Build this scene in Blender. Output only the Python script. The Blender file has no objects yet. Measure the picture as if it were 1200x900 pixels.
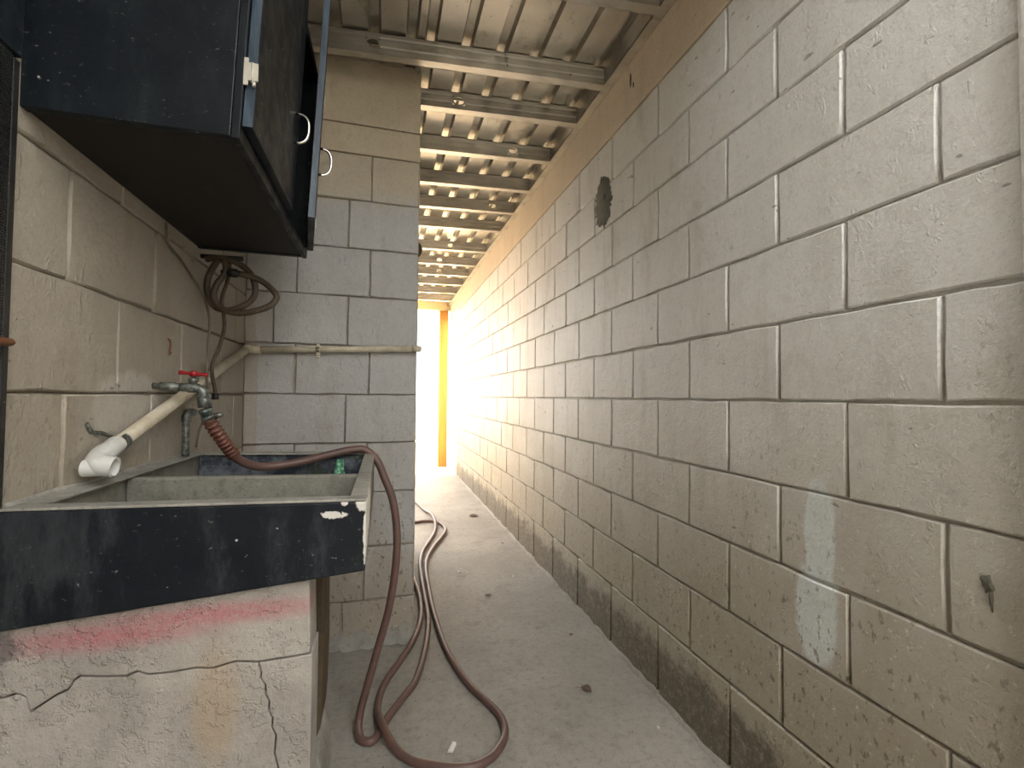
import bpy, math, random
from mathutils import Vector, Matrix
random.seed(7)
PI = math.pi
scn = bpy.context.scene
col = scn.collection

# ------------------------------------------------------------ camera
cam_d = bpy.data.cameras.new('camera'); cam = bpy.data.objects.new('camera', cam_d); col.objects.link(cam)
cam_d.sensor_fit = 'HORIZONTAL'; cam_d.sensor_width = 36.0
cam_d.lens = 36.0 * 540.0 / 1200.0; cam_d.clip_start = 0.02; cam_d.clip_end = 300
R_ = Vector((0.963499, -0.267560, 0.008996)); U_ = Vector((-0.016267, -0.024972, 0.999556)); F_ = Vector((0.267217, 0.963217, 0.028413))
m = Matrix((R_, U_, -F_)).transposed().to_4x4(); m.translation = Vector((0, 0, 1.10))
cam.matrix_world = m
scn.camera = cam

# ------------------------------------------------------------ light and exposure
world = bpy.data.worlds.new('sky'); scn.world = world; world.use_nodes = True
wb = world.node_tree.nodes['Background']; wb.inputs[0].default_value = (1.0, 0.975, 0.935, 1); wb.inputs[1].default_value = 3.2
sun_d = bpy.data.lights.new('sun', 'SUN'); sun = bpy.data.objects.new('sun', sun_d); col.objects.link(sun)
sun_d.energy = 42.0; sun_d.angle = math.radians(1.0); sun_d.color = (1.0, 0.72, 0.40)
sun.rotation_euler = Vector((0.90, -0.22, -0.22)).to_track_quat('-Z', 'Y').to_euler()
scn.view_settings.view_transform = 'Standard'; scn.view_settings.look = 'None'
scn.view_settings.gamma = 1.0; scn.view_settings.use_curve_mapping = False
scn.view_settings.exposure = 1.30

# ------------------------------------------------------------ node helpers
class NT:
    def __init__(s, name):
        s.m = bpy.data.materials.new(name); s.m.use_nodes = True
        s.t = s.m.node_tree; s.b = s.t.nodes['Principled BSDF']
        g = s.t.nodes.new('ShaderNodeNewGeometry'); s.P = g.outputs['Position']
        s.rnd = s.t.nodes.new('ShaderNodeObjectInfo').outputs['Random']
    def link(s, a, b): s.t.links.new(a, b)
    def put(s, sock, v):
        if isinstance(v, bpy.types.NodeSocket): s.link(v, sock)
        elif isinstance(v, (tuple, list)) and len(v) == 3 and sock.type == 'RGBA': sock.default_value = (*v, 1)
        else: sock.default_value = v
    def scale(s, v, sx, sy, sz):
        n = s.t.nodes.new('ShaderNodeVectorMath'); n.operation = 'MULTIPLY'
        s.put(n.inputs[0], v); n.inputs[1].default_value = (sx, sy, sz); return n.outputs[0]
    def noise(s, sc, det=4, rough=.6, vec=None, st=(1, 1, 1)):
        v = vec or s.P
        if st != (1, 1, 1): v = s.scale(v, *st)
        n = s.t.nodes.new('ShaderNodeTexNoise'); s.link(v, n.inputs['Vector'])
        n.inputs['Scale'].default_value = sc; n.inputs['Detail'].default_value = det; n.inputs['Roughness'].default_value = rough
        return n.outputs[0]
    def vor(s, sc, st=(1, 1, 1), feat='F1'):
        n = s.t.nodes.new('ShaderNodeTexVoronoi'); n.feature = feat; s.link(s.scale(s.P, *st), n.inputs['Vector'])
        n.inputs['Scale'].default_value = sc; return n.outputs['Distance']
    def ramp(s, v, a, b, lo=0.0, hi=1.0):
        n = s.t.nodes.new('ShaderNodeMapRange'); s.put(n.inputs[0], v); n.interpolation_type = 'SMOOTHSTEP'
        n.inputs[1].default_value = a; n.inputs[2].default_value = b; n.inputs[3].default_value = lo; n.inputs[4].default_value = hi
        return n.outputs[0]
    def math(s, op, a, b=0.0, c=None):
        n = s.t.nodes.new('ShaderNodeMath'); n.operation = op; s.put(n.inputs[0], a); s.put(n.inputs[1], b)
        if c is not None: s.put(n.inputs[2], c)
        return n.outputs[0]
    def mix(s, f, a, b):
        n = s.t.nodes.new('ShaderNodeMix'); n.data_type = 'RGBA'
        s.put(n.inputs[0], f); s.put(n.inputs[6], a); s.put(n.inputs[7], b); return n.outputs[2]
    def z(s, ax=2):
        n = s.t.nodes.new('ShaderNodeSeparateXYZ'); s.link(s.P, n.inputs[0]); return n.outputs[ax]
    def blob(s, c, r, warp=.5, wsc=25, edge=.25):
        a = s.t.nodes.new('ShaderNodeVectorMath'); a.operation = 'SUBTRACT'; s.link(s.P, a.inputs[0]); a.inputs[1].default_value = c
        b = s.scale(a.outputs[0], 1/r[0], 1/r[1], 1/r[2])
        l = s.t.nodes.new('ShaderNodeVectorMath'); l.operation = 'LENGTH'; s.link(b, l.inputs[0])
        w = s.math('MULTIPLY_ADD', s.noise(wsc, 5, .7), warp*2, -warp)
        return s.ramp(s.math('ADD', l.outputs['Value'], w), 1+edge, 1-edge)
    def bump(s, *hs):
        prev = None
        for h, st, d in hs:
            n = s.t.nodes.new('ShaderNodeBump'); n.inputs['Strength'].default_value = st; n.inputs['Distance'].default_value = d
            s.link(h, n.inputs['Height'])
            if prev: s.link(prev, n.inputs['Normal'])
            prev = n.outputs[0]
        s.link(prev, s.b.inputs['Normal'])
    def done(s, c, rough=.8, metal=0.0, spec=None):
        s.put(s.b.inputs['Base Color'], c); s.put(s.b.inputs['Roughness'], rough); s.put(s.b.inputs['Metallic'], metal)
        if spec is not None: s.b.inputs['Specular IOR Level'].default_value = spec
        return s.m

def painted_block(name, ca, cb, grime, z0, z1, patches=(), streak=.35, mold=None, seed=0.0):
    t = NT(name)
    c = t.mix(t.ramp(t.noise(1.7, 3), .35, .65), ca, cb)
    c = t.mix(t.math('MULTIPLY', t.rnd, .22), c, tuple(x*.72 for x in ca))
    st = t.ramp(t.noise(9, 5, .65, st=(1, 1, .22)), .48, .72)
    c = t.mix(t.math('MULTIPLY', st, streak), c, grime)
    hz = t.ramp(t.math('ADD', t.z(), t.math('MULTIPLY', t.noise(3, 4), -.7)), z1-.35, z0-.35)
    c = t.mix(t.math('MULTIPLY', hz, .85), c, grime)
    for (cc, rr, colr, amt) in patches:
        c = t.mix(t.math('MULTIPLY', t.blob(cc, rr, .22, 14, .12), amt), c, colr)
    # mottled roller paint, fine grain
    c = t.mix(t.math('MULTIPLY', t.ramp(t.noise(26, 6, .72), .48, .70), .24), c, tuple(x*.62 for x in ca))
    c = t.mix(t.math('MULTIPLY', t.ramp(t.noise(95, 4, .75), .50, .66), .28), c, tuple(x*.60 for x in ca))
    c = t.mix(t.math('MULTIPLY', t.ramp(t.noise(60, 4, .75, st=(1, 1.2, .8)), .60, .70), .35), c, tuple(min(1, x*1.35) for x in ca))
    # pits: dense near the floor, sparse above
    sp = t.ramp(t.noise(70, 4, .62, st=(1, 1, .55)), .60, .66)
    spm = t.math('MULTIPLY', sp, t.ramp(t.math('ADD', t.z(), t.math('MULTIPLY', t.noise(2.2, 3), -1.3)), .60, -.45, .06, 1.0))
    c = t.mix(t.math('MULTIPLY', spm, .8), c, (.13, .11, .075))
    sc = t.math('MULTIPLY', t.ramp(t.noise(38, 2, .5, st=(1, .5, 1)), .735, .76), .6)
    c = t.mix(sc, c, (.12, .10, .08))
    if mold:
        mz = t.ramp(t.math('ADD', t.z(), t.math('MULTIPLY', t.noise(6, 7, .78), -.40)), .035, -.05)
        c = t.mix(t.math('MULTIPLY', mz, t.ramp(t.noise(55, 4, .8), .3, .55, .35, .85)), c, mold)
    t.bump((t.noise(24, 6, .68), .5, .009), (t.noise(110, 4, .75), .6, .0035), (t.ramp(t.noise(22, 4, .7, st=(1, 1, .5)), .60, .66), .5, .003))
    return t.done(c, .55, 0, .4)

GR = (.22, .185, .125)
M = {}
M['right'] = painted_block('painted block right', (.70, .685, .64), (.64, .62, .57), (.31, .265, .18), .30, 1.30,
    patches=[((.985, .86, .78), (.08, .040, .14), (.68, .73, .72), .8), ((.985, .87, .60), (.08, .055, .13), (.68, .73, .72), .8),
             ((.985, .60, 1.95), (.5, .75, .8), (.76, .79, .77), .45)], mold=(.085, .07, .045))  # last patch paints skylight brightness into the upper near wall
M['blocker'] = painted_block('ochre sun blocker render', (.62, .42, .22), (.58, .39, .21), (.45, .32, .18), -2, -1.5, streak=.2)  # for the added sun blocker; ochre warms light bounced into the passage
M['band'] = painted_block('bounce-tinted render', (.66, .56, .42), (.60, .50, .38), (.42, .32, .21), -1, -.5, streak=.3)  # tan tint stands in for warm reflected light on the band
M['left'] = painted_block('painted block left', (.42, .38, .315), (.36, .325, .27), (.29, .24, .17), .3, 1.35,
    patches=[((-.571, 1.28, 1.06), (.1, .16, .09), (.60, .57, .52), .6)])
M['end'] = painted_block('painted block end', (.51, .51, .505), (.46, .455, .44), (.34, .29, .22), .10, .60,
    patches=[((-.545, 2.16, 1.05), (.030, .3, .45), (.36, .25, .15), .4), ((-.2, 2.16, 2.50), (1.2, .3, .52), (.60, .52, .37), .8)])  # second patch paints warm reflected light onto the top courses
M['render_end'] = painted_block('bounce-tinted render end wall', (.68, .59, .44), (.64, .55, .41), (.48, .38, .25), -1, -.5, streak=.2)  # cream tint carries the same reflected warmth above the blocks

def concrete(name, a, b, dark, bumpd=.004, rough=.85, speck=.5):
    t = NT(name)
    c = t.mix(t.ramp(t.noise(1.4, 6, .62), .35, .65), a, b)
    c = t.mix(t.math('MULTIPLY', t.ramp(t.noise(5, 6, .7), .5, .75), .55), c, dark)
    c = t.mix(t.math('MULTIPLY', t.ramp(t.noise(38, 5, .78), .48, .66), .38), c, dark)
    c = t.mix(t.math('MULTIPLY', t.ramp(t.noise(38, 5, .78), .42, .30), .25), c, tuple(x*1.5 for x in a))
    c = t.mix(t.math('MULTIPLY', t.ramp(t.noise(160, 3, .7), .55, .7), speck), c, dark)
    t.bump((t.noise(14, 6, .7), .5, bumpd), (t.noise(130, 4, .7), .5, bumpd*.35))
    return t.done(c, rough, 0, .3)
M['floor'] = concrete('floor concrete', (.36, .34, .31), (.28, .265, .24), (.14, .13, .115), .007, .7, .6)
M['yard'] = concrete('yard ground', (.46, .42, .34), (.38, .35, .27), (.28, .27, .18), .01)
M['sink_in'] = concrete('worn sink concrete', (.34, .33, .29), (.24, .235, .20), (.09, .085, .07), .002, .6)
M['rim'] = concrete('worn sink rim', (.40, .39, .35), (.28, .275, .25), (.10, .10, .09), .002, .6)
M['footing'] = concrete('rough footing', (.36, .35, .32), (.28, .27, .24), (.14, .13, .11), .008)
M['pier'] = concrete('brown pier', (.115, .085, .052), (.08, .058, .036), (.045, .033, .022), .006)
M['joint'] = concrete('grimy mortar', (.40, .35, .28), (.30, .26, .20), (.10, .08, .06), .004)
M['patch'] = concrete('grey cement patch', (.16, .15, .12), (.12, .115, .09), (.05, .05, .04), .006)

t = NT('cracked base plaster')
c = t.mix(t.ramp(t.noise(6, 6, .65), .35, .65), (.42, .395, .36), (.31, .29, .265))
c = t.mix(t.math('MULTIPLY', t.ramp(t.noise(28, 6, .75), .55, .68), .5), c, (.30, .28, .24))
c = t.mix(t.math('MULTIPLY', t.blob((-.27, .9, .57), (.035, .3, .09), .3, 10, .4), .45), c, (.42, .31, .19))
pk = t.blob((-.42, .9, .706), (.13, .3, .020), .25, 18, .8)
pk2 = t.blob((-.27, .9, .722), (.16, .3, .017), .25, 18, .8)
pk = t.math('MAXIMUM', pk, pk2)
c = t.mix(t.math('MULTIPLY', pk, t.ramp(t.noise(140, 4, .8), .30, .6, .25, .80)), c, (.44, .14, .17))
c = t.mix(t.math('MULTIPLY', t.ramp(t.noise(120, 4, .75), .58, .68), .5), c, (.20, .18, .15))
c = t.mix(t.math('MULTIPLY', t.blob((-.572, .9, .705), (.030, .3, .025), .9, 60, .3), .7), c, (.10, .10, .10))
t.bump((t.noise(45, 6, .7), .7, .006), (t.ramp(t.noise(16, 5, .75), .5, .56), .6, .003), (t.noise(200, 3, .7), .5, .0015))
M['base'] = t.done(c, .9, 0, .2)

def navy(name, chips=True, base=(.0045, .0075, .0125), worn=(.035, .042, .048)):
    t = NT(name)
    c = t.mix(t.math('MULTIPLY', t.ramp(t.noise(13, 7, .75, st=(1, 1, .3)), .45, .68), .9), base, worn)
    sc = t.ramp(t.noise(110, 5, .8, st=(.6, .6, 1)), .62, .68)
    c = t.mix(t.math('MULTIPLY', sc, t.ramp(t.noise(12, 4), .42, .62, .1, .75)), c, (.30, .31, .30))
    d = t.ramp(t.vor(30), .075, .045)
    d = t.math('MULTIPLY', d, t.ramp(t.noise(31, 2), .50, .54))
    c = t.mix(t.math('MULTIPLY', d, .8), c, (.55, .55, .5))
    if chips:
        ch = t.blob((-.085, .9, .884), (.022, .3, .0065), 1.2, 60, .12)
        ch = t.math('MAXIMUM', ch, t.blob((-.066, .9, .905), (.006, .3, .006), .6, 90, .15))
        ch = t.math('MAXIMUM', ch, t.blob((-.028, .9, .850), (.0042, .3, .060), 1.0, 70, .15))
        ch = t.math('MAXIMUM', ch, t.blob((-.033, .9, .900), (.012, .3, .013), .9, 70, .15))
        c = t.mix(ch, c, (.62, .61, .57))
    t.bump((t.noise(60, 4, .6), .3, .002), (t.noise(12, 3), .3, .003))
    return t.done(c, t.ramp(t.noise(20, 4), .3, .7, .34, .55), 0, .28)
M['navy'] = navy('navy sink paint')
M['cab'] = navy('black cabinet paint', False, (.004, .007, .011), (.012, .018, .022))
t = NT('cabinet underside'); c = t.mix(t.ramp(t.noise(14, 6, .7, st=(1, .3, 1)), .5, .75), (.010, .009, .008), (.030, .024, .018)); M['cab_dark'] = t.done(c, .7)
t = NT('blue paint edge'); c = t.mix(t.ramp(t.noise(40, 5, .7, st=(1, 1, .15)), .4, .7), (.022, .040, .065), (.075, .115, .155)); M['cab_edge'] = t.done(c, .45)
t = NT('basin wall blue'); c = t.mix(t.ramp(t.noise(16, 6, .75), .40, .62), (.02, .028, .045), (.16, .18, .21))
c = t.mix(t.ramp(t.noise(11, 5, .7), .58, .66), c, (.03, .05, .03)); M['basin_blue'] = t.done(c, .45)

t = NT('galvanised sheet')
c = t.mix(t.ramp(t.noise(3.2, 5, .6), .35, .7), (.64, .61, .55), (.50, .47, .42))
c = t.mix(t.math('MULTIPLY', t.ramp(t.noise(9, 6, .75), .55, .7), .6), c, (.24, .20, .15))
c = t.mix(t.math('MULTIPLY', t.ramp(t.noise(34, 3, .6), .68, .74), .6), c, (.20, .10, .07))
t.bump((t.noise(6, 3), .25, .01), (t.noise(60, 3), .2, .002))
M['sheet'] = t.done(c, t.ramp(t.noise(7, 4), .3, .7, .28, .42), .88)
t = NT('galvanised steel purlin')
c = t.mix(t.ramp(t.noise(7, 5, .65, st=(.4, 1, 1)), .35, .7), (.62, .60, .55), (.44, .42, .39))
c = t.mix(t.math('MULTIPLY', t.ramp(t.noise(26, 6, .7, st=(.2, 1, 1)), .55, .72), .5), c, (.22, .19, .15))
M['steel'] = t.done(c, .34, .85)
t = NT('chrome'); M['chrome'] = t.done((.80, .78, .72), .18, 1)
t = NT('pale metal hinge'); M['hinge'] = t.done((.62, .60, .53), .42, .5)
t = NT('weathered brass and zinc'); c = t.mix(t.ramp(t.noise(70, 5, .7), .42, .62), (.11, .12, .11), (.28, .30, .28)); c = t.mix(t.ramp(t.noise(45, 4), .56, .64), c, (.08, .12, .11)); M['zinc'] = t.done(c, .45, .55)
t = NT('red handle enamel'); M['red'] = t.done((.33, .012, .018), .35)
def pvc(n, a, b):
    t = NT(n); c = t.mix(t.ramp(t.noise(14, 5, .65), .42, .70), a, b); t.bump((t.noise(90, 3), .15, .001)); return t.done(c, .42)
M['pvc'] = pvc('cream pipe', (.62, .57, .45), (.44, .38, .27)); M['pvc_white'] = pvc('white pipe elbow', (.74, .75, .73), (.60, .60, .57))
def rubber(n, a, b, r=.5):
    t = NT(n); c = t.mix(t.ramp(t.noise(22, 5, .65), .35, .7), a, b)
    c = t.mix(t.math('MULTIPLY', t.ramp(t.noise(120, 3, .7), .66, .72), .5), c, (.45, .38, .34)); return t.done(c, r)
M['hose'] = rubber('red brown rubber hose', (.145, .080, .066), (.110, .070, .061), .45)
M['hose_floor'] = rubber('dusty hose', (.185, .115, .100), (.14, .092, .082), .5)
M['sleeve'] = rubber('ribbed sleeve', (.17, .065, .045), (.11, .045, .032))
M['coil'] = rubber('brown coil hose', (.060, .042, .027), (.11, .085, .058))  # colour darkened to carry the shade under the cabinet
M['black'] = rubber('black plastic', (.008, .008, .008), (.02, .02, .02))
M['cable'] = rubber('grey brown cable', (.11, .09, .065), (.17, .14, .10))
M['rust'] = rubber('rust', (.14, .055, .025), (.24, .10, .045), .6)
t = NT('orange timber'); c = t.mix(t.ramp(t.noise(12, 5, .6, st=(1, 1, .08)), .35, .7), (.34, .155, .030), (.25, .11, .02)); M['post'] = t.done(c, .6)
t = NT('pale timber'); c = t.mix(t.ramp(t.noise(12, 5, .6, st=(.1, 1, 1)), .35, .7), (.60, .46, .29), (.48, .36, .22)); M['beam'] = t.done(c, .6)
t = NT('green leaf'); M['leaf'] = t.done((.34, .36, .16), .6)
t = NT('dry leaf'); M['dry'] = t.done((.10, .07, .045), .7)
t = NT('white crumb'); M['crumb'] = t.done((.75, .74, .70), .6)
t = NT('green plastic'); c = t.mix(t.ramp(t.noise(60, 4), .45, .6), (.03, .20, .10), (.35, .60, .48)); M['green'] = t.done(c, .35)
t = NT('dark grime and crack shade'); M['grime'] = t.done((.04, .035, .03), .9)
t = NT('wire'); M['wire'] = t.done((.035, .037, .04), .4, .3)

# ------------------------------------------------------------ mesh helpers
class MB:
    def __init__(s): s.v = []; s.f = []; s.sm = []
    def add(s, vs, fs, smooth=False):
        n = len(s.v); s.v += [tuple(v) for v in vs]; s.f += [tuple(n+i for i in f) for f in fs]; s.sm += [smooth]*len(fs); return s
    def box(s, a, b):
        (x0, y0, z0), (x1, y1, z1) = a, b
        return s.add([(x0,y0,z0),(x1,y0,z0),(x1,y1,z0),(x0,y1,z0),(x0,y0,z1),(x1,y0,z1),(x1,y1,z1),(x0,y1,z1)],
                     [(0,3,2,1),(4,5,6,7),(0,1,5,4),(1,2,6,5),(2,3,7,6),(3,0,4,7)])
    def hexa(s, v):   # 8 vertices in box order
        return s.add(v, [(0,3,2,1),(4,5,6,7),(0,1,5,4),(1,2,6,5),(2,3,7,6),(3,0,4,7)])
    def prism_y(s, poly, y0, y1):      # polygon in x,z counter-clockwise seen from -y
        n = len(poly)
        vs = [(x, y0, z) for x, z in poly] + [(x, y1, z) for x, z in poly]
        fs = [tuple(range(n)), tuple(range(2*n-1, n-1, -1))] + [(i, i+n, (i+1) % n+n, (i+1) % n) for i in range(n)]
        return s.add(vs, fs)
    def tube(s, pts, r, n=12, caps=True, hollow=None):
        P = [Vector(p) for p in pts]; rr = r if isinstance(r, (list, tuple)) else [r]*len(P)
        T = [(P[min(i+1, len(P)-1)]-P[max(i-1, 0)]).normalized() for i in range(len(P))]
        a = Vector((0, 0, 1)) if abs(T[0].z) < .9 else Vector((1, 0, 0))
        N = T[0].cross(a).normalized(); vs = []; fs = []
        for i, p in enumerate(P):
            N = (N - T[i]*N.dot(T[i])).normalized(); B = T[i].cross(N)
            vs += [p + (N*math.cos(2*PI*k/n)+B*math.sin(2*PI*k/n))*rr[i] for k in range(n)]
        for i in range(len(P)-1):
            for k in range(n):
                fs.append((i*n+k, i*n+(k+1) % n, (i+1)*n+(k+1) % n, (i+1)*n+k))
        s.add(vs, fs, True)
        if caps:
            m0 = len(s.v)-len(vs)
            s.f.append(tuple(m0+k for k in range(n))[::-1]); s.f.append(tuple(m0+(len(P)-1)*n+k for k in range(n))); s.sm += [False, False]
        return s
    def disc_hole(s): pass

def spline(pts, k=8):
    P = [Vector(p) for p in pts]; P = [P[0]*2-P[1]] + P + [P[-1]*2-P[-2]]; out = []
    for i in range(1, len(P)-2):
        for j in range(k):
            t = j/k; a, b, c, d = P[i-1], P[i], P[i+1], P[i+2]
            out.append(.5*((2*b)+(c-a)*t+(2*a-5*b+4*c-d)*t*t+(3*b-a-3*c+d)*t**3))
    return out + [P[-2]]

def mesh_of(mb, name, mat):
    me = bpy.data.meshes.new(name); me.from_pydata(mb.v, [], mb.f); me.materials.append(mat)
    me.polygons.foreach_set('use_smooth', mb.sm); me.validate(); me.update(); return me
def link(name, me, parent=None, loc=None):
    o = bpy.data.objects.new(name, me); col.objects.link(o)
    if loc: o.location = loc
    if parent:
        o.parent = parent; o.matrix_parent_inverse = Matrix.Translation(-Vector(base_of(parent)))
    return o
BASE = {}
def base_of(o): return BASE.get(o.name, (0, 0, 0))
def obj(name, mb, mat, parent=None, bevel=0, seg=2):
    o = link(name, mesh_of(mb, name, mat), parent)
    if bevel:
        b = o.modifiers.new('bevel', 'BEVEL'); b.width = bevel; b.segments = seg; b.limit_method = 'ANGLE'; b.angle_limit = math.radians(40)
    return o
def thing(name, label, cat, loc, group=None):
    o = bpy.data.objects.new(name, None); col.objects.link(o); o.location = loc; o.empty_display_size = .05
    BASE[o.name] = loc; tag(o, label, cat, group); return o
def tag(o, label, cat, group=None):
    o['label'] = label; o['category'] = cat
    if group: o['group'] = group
    return o
def struct(name, mb, mat, bevel=0):
    o = obj(name, mb, mat, None, bevel); o['kind'] = 'structure'; return o

# ------------------------------------------------------------ block walls
cache = {}
def block_mesh(w, h, mat, var):
    key = (round(w, 3), round(h, 3), mat.name, var)
    if key in cache: return cache[key]
    rnd = random.Random(hash((round(w*1000), round(h*1000), var)) & 0xffff)
    g = .0036 if mat.name.endswith('right') else .0024; W, H = w/2-g, h/2-g
    j = lambda: rnd.uniform(-.0022, .0022)
    per = []
    for i in range(4): per.append((-W+2*W*i/4+(j() if i else 0), -H+j()))
    for i in range(3): per.append((W+j(), -H+2*H*i/3+(j() if i else 0)))
    for i in range(4): per.append((W-2*W*i/4+(j() if i else 0), H+j()))
    for i in range(3): per.append((-W+j(), H-2*H*i/3+(j() if i else 0)))
    n = len(per); e = .0045; mb = MB()
    ring = lambda k, d: [(x*(1-k*e/W), -d, z*(1-k*e/H)) for x, z in per]
    vs = ring(0, -.004) + ring(0, .006) + ring(.8, .0095)
    fs = []
    for r in range(2):
        fs += [(r*n+i, r*n+(i+1) % n, (r+1)*n+(i+1) % n, (r+1)*n+i) for i in range(n)]
    mb.add(vs, fs, True); mb.add(ring(.8, .0095), [tuple(range(n))])
    me = mesh_of(mb, 'block', mat); cache[key] = me; return me

def block_wall(parent, mat, o, ax, s0, s1, rows, first, step, skip=None):
    """blocks face the -local y axis; o: offset of the face plane, ax: 'x' faces -x, 'X' faces +x, 'y' faces -y"""
    for i, (z0, z1) in enumerate(zip(rows[:-1], rows[1:])):
        js = first[i] if isinstance(first[i], (list, tuple)) else None
        if js is None:
            js = []; a = first[i]
            while a > s0: a -= step
            while a < s1: js.append(a); a += step
        ed = [s0] + [a for a in js if s0+.03 < a < s1-.03] + [s1]
        for a, b in zip(ed[:-1], ed[1:]):
            if skip and skip((a+b)/2, (z0+z1)/2): continue
            w = b-a; h = z1-z0
            me = block_mesh(w, h, mat, random.randrange(4))
            ob = bpy.data.objects.new('block', me); col.objects.link(ob); ob.parent = parent
            c = (a+b)/2 + random.uniform(-.001, .001); cz = (z0+z1)/2; d = random.uniform(-.0012, .0012)
            if ax == 'x': ob.location = (o+d, c, cz); ob.rotation_euler = (random.uniform(-.002,.002), 0, -PI/2)
            elif ax == 'X': ob.location = (o+d, c, cz); ob.rotation_euler = (random.uniform(-.002,.002), 0, PI/2)
            else: ob.location = (c, o+d, cz); ob.rotation_euler = (0, random.uniform(-.002,.002), 0)

XR, XL, YE, XI, TOP = .993, -.571, 2.165, .144, 2.615
YEND = 7.25
# floor
struct('floor', MB().box((-.72, -1.2, -.12), (1.15, 7.35, 0)), M['floor'])
o = struct('ground', MB().box((-14, -14, -.30), (16, 22, -.035)), M['yard'])
# right wall
wr = struct('wall_right', MB().box((XR+.0105, -1.0, -.1), (1.14, YEND, TOP+.06)), M['right'])
ROW = [.0, .265, .47, .675, .88, 1.097, 1.30, 1.505, 1.70, 1.90, 2.10, 2.305]
A, B = .605, .789
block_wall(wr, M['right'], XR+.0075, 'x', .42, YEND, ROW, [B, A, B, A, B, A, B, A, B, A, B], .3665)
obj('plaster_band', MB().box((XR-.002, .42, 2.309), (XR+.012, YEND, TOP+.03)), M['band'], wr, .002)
mb = MB(); mb.box((XR-.022, .05, 0), (XR+.01, .487, TOP)); obj('pilaster', mb, M['right'], wr, .016, 4)
# rough mortar lump line along the foot of the right wall
mb = MB(); vs = []; fs = []; n = 150
for i in range(n+1):
    y = .3 + (YEND-.3)*i/n; w = .010+random.uniform(-.006, .006); h = .012+random.uniform(-.006, .012)
    vs += [(XR+.01, y, h+.01), (XR-.006, y, h), (XR-w, y, .001)]
for i in range(n):
    a = i*3; fs += [(a, a+3, a+4, a+1), (a+1, a+4, a+5, a+2)]
mb.add(vs, fs, True); obj('mortar_fillet', mb, M['footing'], wr)
# cement patch with a hole, a chipped hole in the band
def blotch(parent, cx_, cz_, ry, rz, mat, plane, name, n=46, jag=.35, hgt=.004):
    rnd = random.Random(int(cx_*1000)); vs = [(plane-hgt, cx_, cz_)]
    for i in range(n):
        a = 2*PI*i/n; k = 1+rnd.uniform(-jag, jag*.6); vs.append((plane-hgt*.8, cx_+ry*k*math.cos(a), cz_+rz*k*math.sin(a)))
    vs += [(plane+.003, y+(y-cx_)*.04, z+(z-cz_)*.03) for (_, y, z) in vs[1:]]
    fs = [(0, 1+(i+1) % n, 1+i) for i in range(n)] + [(1+i, 1+(i+1) % n, 1+n+(i+1) % n, 1+n+i) for i in range(n)]
    return obj(name, MB().add(vs, fs, True), mat, parent)
blotch(wr, 1.975, 2.035, .085, .118, M['patch'], XR-.002, 'cement_patch', 60, .22)
blotch(wr, 1.725, 2.455, .006, .030, M['grime'], XR-.002, 'chip', 14, .2, .0015)
blotch(wr, 1.70, 2.42, .004, .012, M['grime'], XR-.002, 'chip', 10, .2, .0015)
blotch(wr, .545, .79, .010, .014, M['patch'], XR-.003, 'chip', 14, .4, .0012)
blotch(wr, .540, .768, .003, .02, M['patch'], XR-.003, 'chip', 10, .4, .0012)
obj('hole', MB().tube([(XR-.0075, 1.955, 2.05), (XR-.001, 1.955, 2.05)], .013, 12), M['grime'], wr)

# left wall and end wall
wl = struct('wall_left', MB().box((XL-.15, -1.25, -.1), (XL-.0100, YE+.12, TOP+.06)), M['joint'])
RL = [0, .23, .45, .67, .88, 1.10, 1.309, 1.52, 1.73, 1.95, 2.16, 2.36, TOP]
C_, D_ = 1.213, 1.040
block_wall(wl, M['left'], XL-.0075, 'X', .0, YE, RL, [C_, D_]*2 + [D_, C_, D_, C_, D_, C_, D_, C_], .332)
we = struct('wall_end', MB().box((XL-.05, YE+.0100, -.1), (XI-.001, YE+.15, TOP+.03)), M['joint'])
RE = [0, .195, .43, .67, .89, 1.105, 1.322, 1.544, 1.759, 1.979, 2.19]
JE = [[-.38, -.165], [-.37, -.075], [-.165], [-.37, -.07], [-.165], [-.374, -.068], [-.46, -.162], [-.372, -.070], [-.165], [-.37, -.068]]
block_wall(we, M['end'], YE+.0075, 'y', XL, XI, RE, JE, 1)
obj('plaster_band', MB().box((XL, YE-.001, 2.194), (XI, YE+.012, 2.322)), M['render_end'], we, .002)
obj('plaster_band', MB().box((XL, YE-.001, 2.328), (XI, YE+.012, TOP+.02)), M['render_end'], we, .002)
wi = struct('wall_inner', MB().box((XI-.15, YE+.02, -.1), (XI-.0065, 3.30, TOP+.02)), M['end'])
struct('trim_1', MB().box((XL-.15, 3.31, -.1), (XI-.01, 3.44, TOP+.02)), M['end'])
block_wall(wi, M['end'], XI-.0075, 'X', YE+.02, 3.30, RE+[2.40, TOP], [2.4, 2.55]*6, .332)
# mortar fillet at the foot of the end wall
mb = MB(); vs = []; fs = []; n = 30
for i in range(n+1):
    x = XL+(XI-XL)*i/n; w = .035+random.uniform(-.012, .02); h = .05+random.uniform(-.02, .03)
    vs += [(x, YE+.01, h+.01), (x, YE-.012, h), (x, YE-w, .002)]
for i in range(n):
    a = i*3; fs += [(a, a+1, a+4, a+3), (a+1, a+2, a+5, a+4)]
mb.add(vs, fs, True); obj('mortar_fillet', mb, M['footing'], we)

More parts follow.
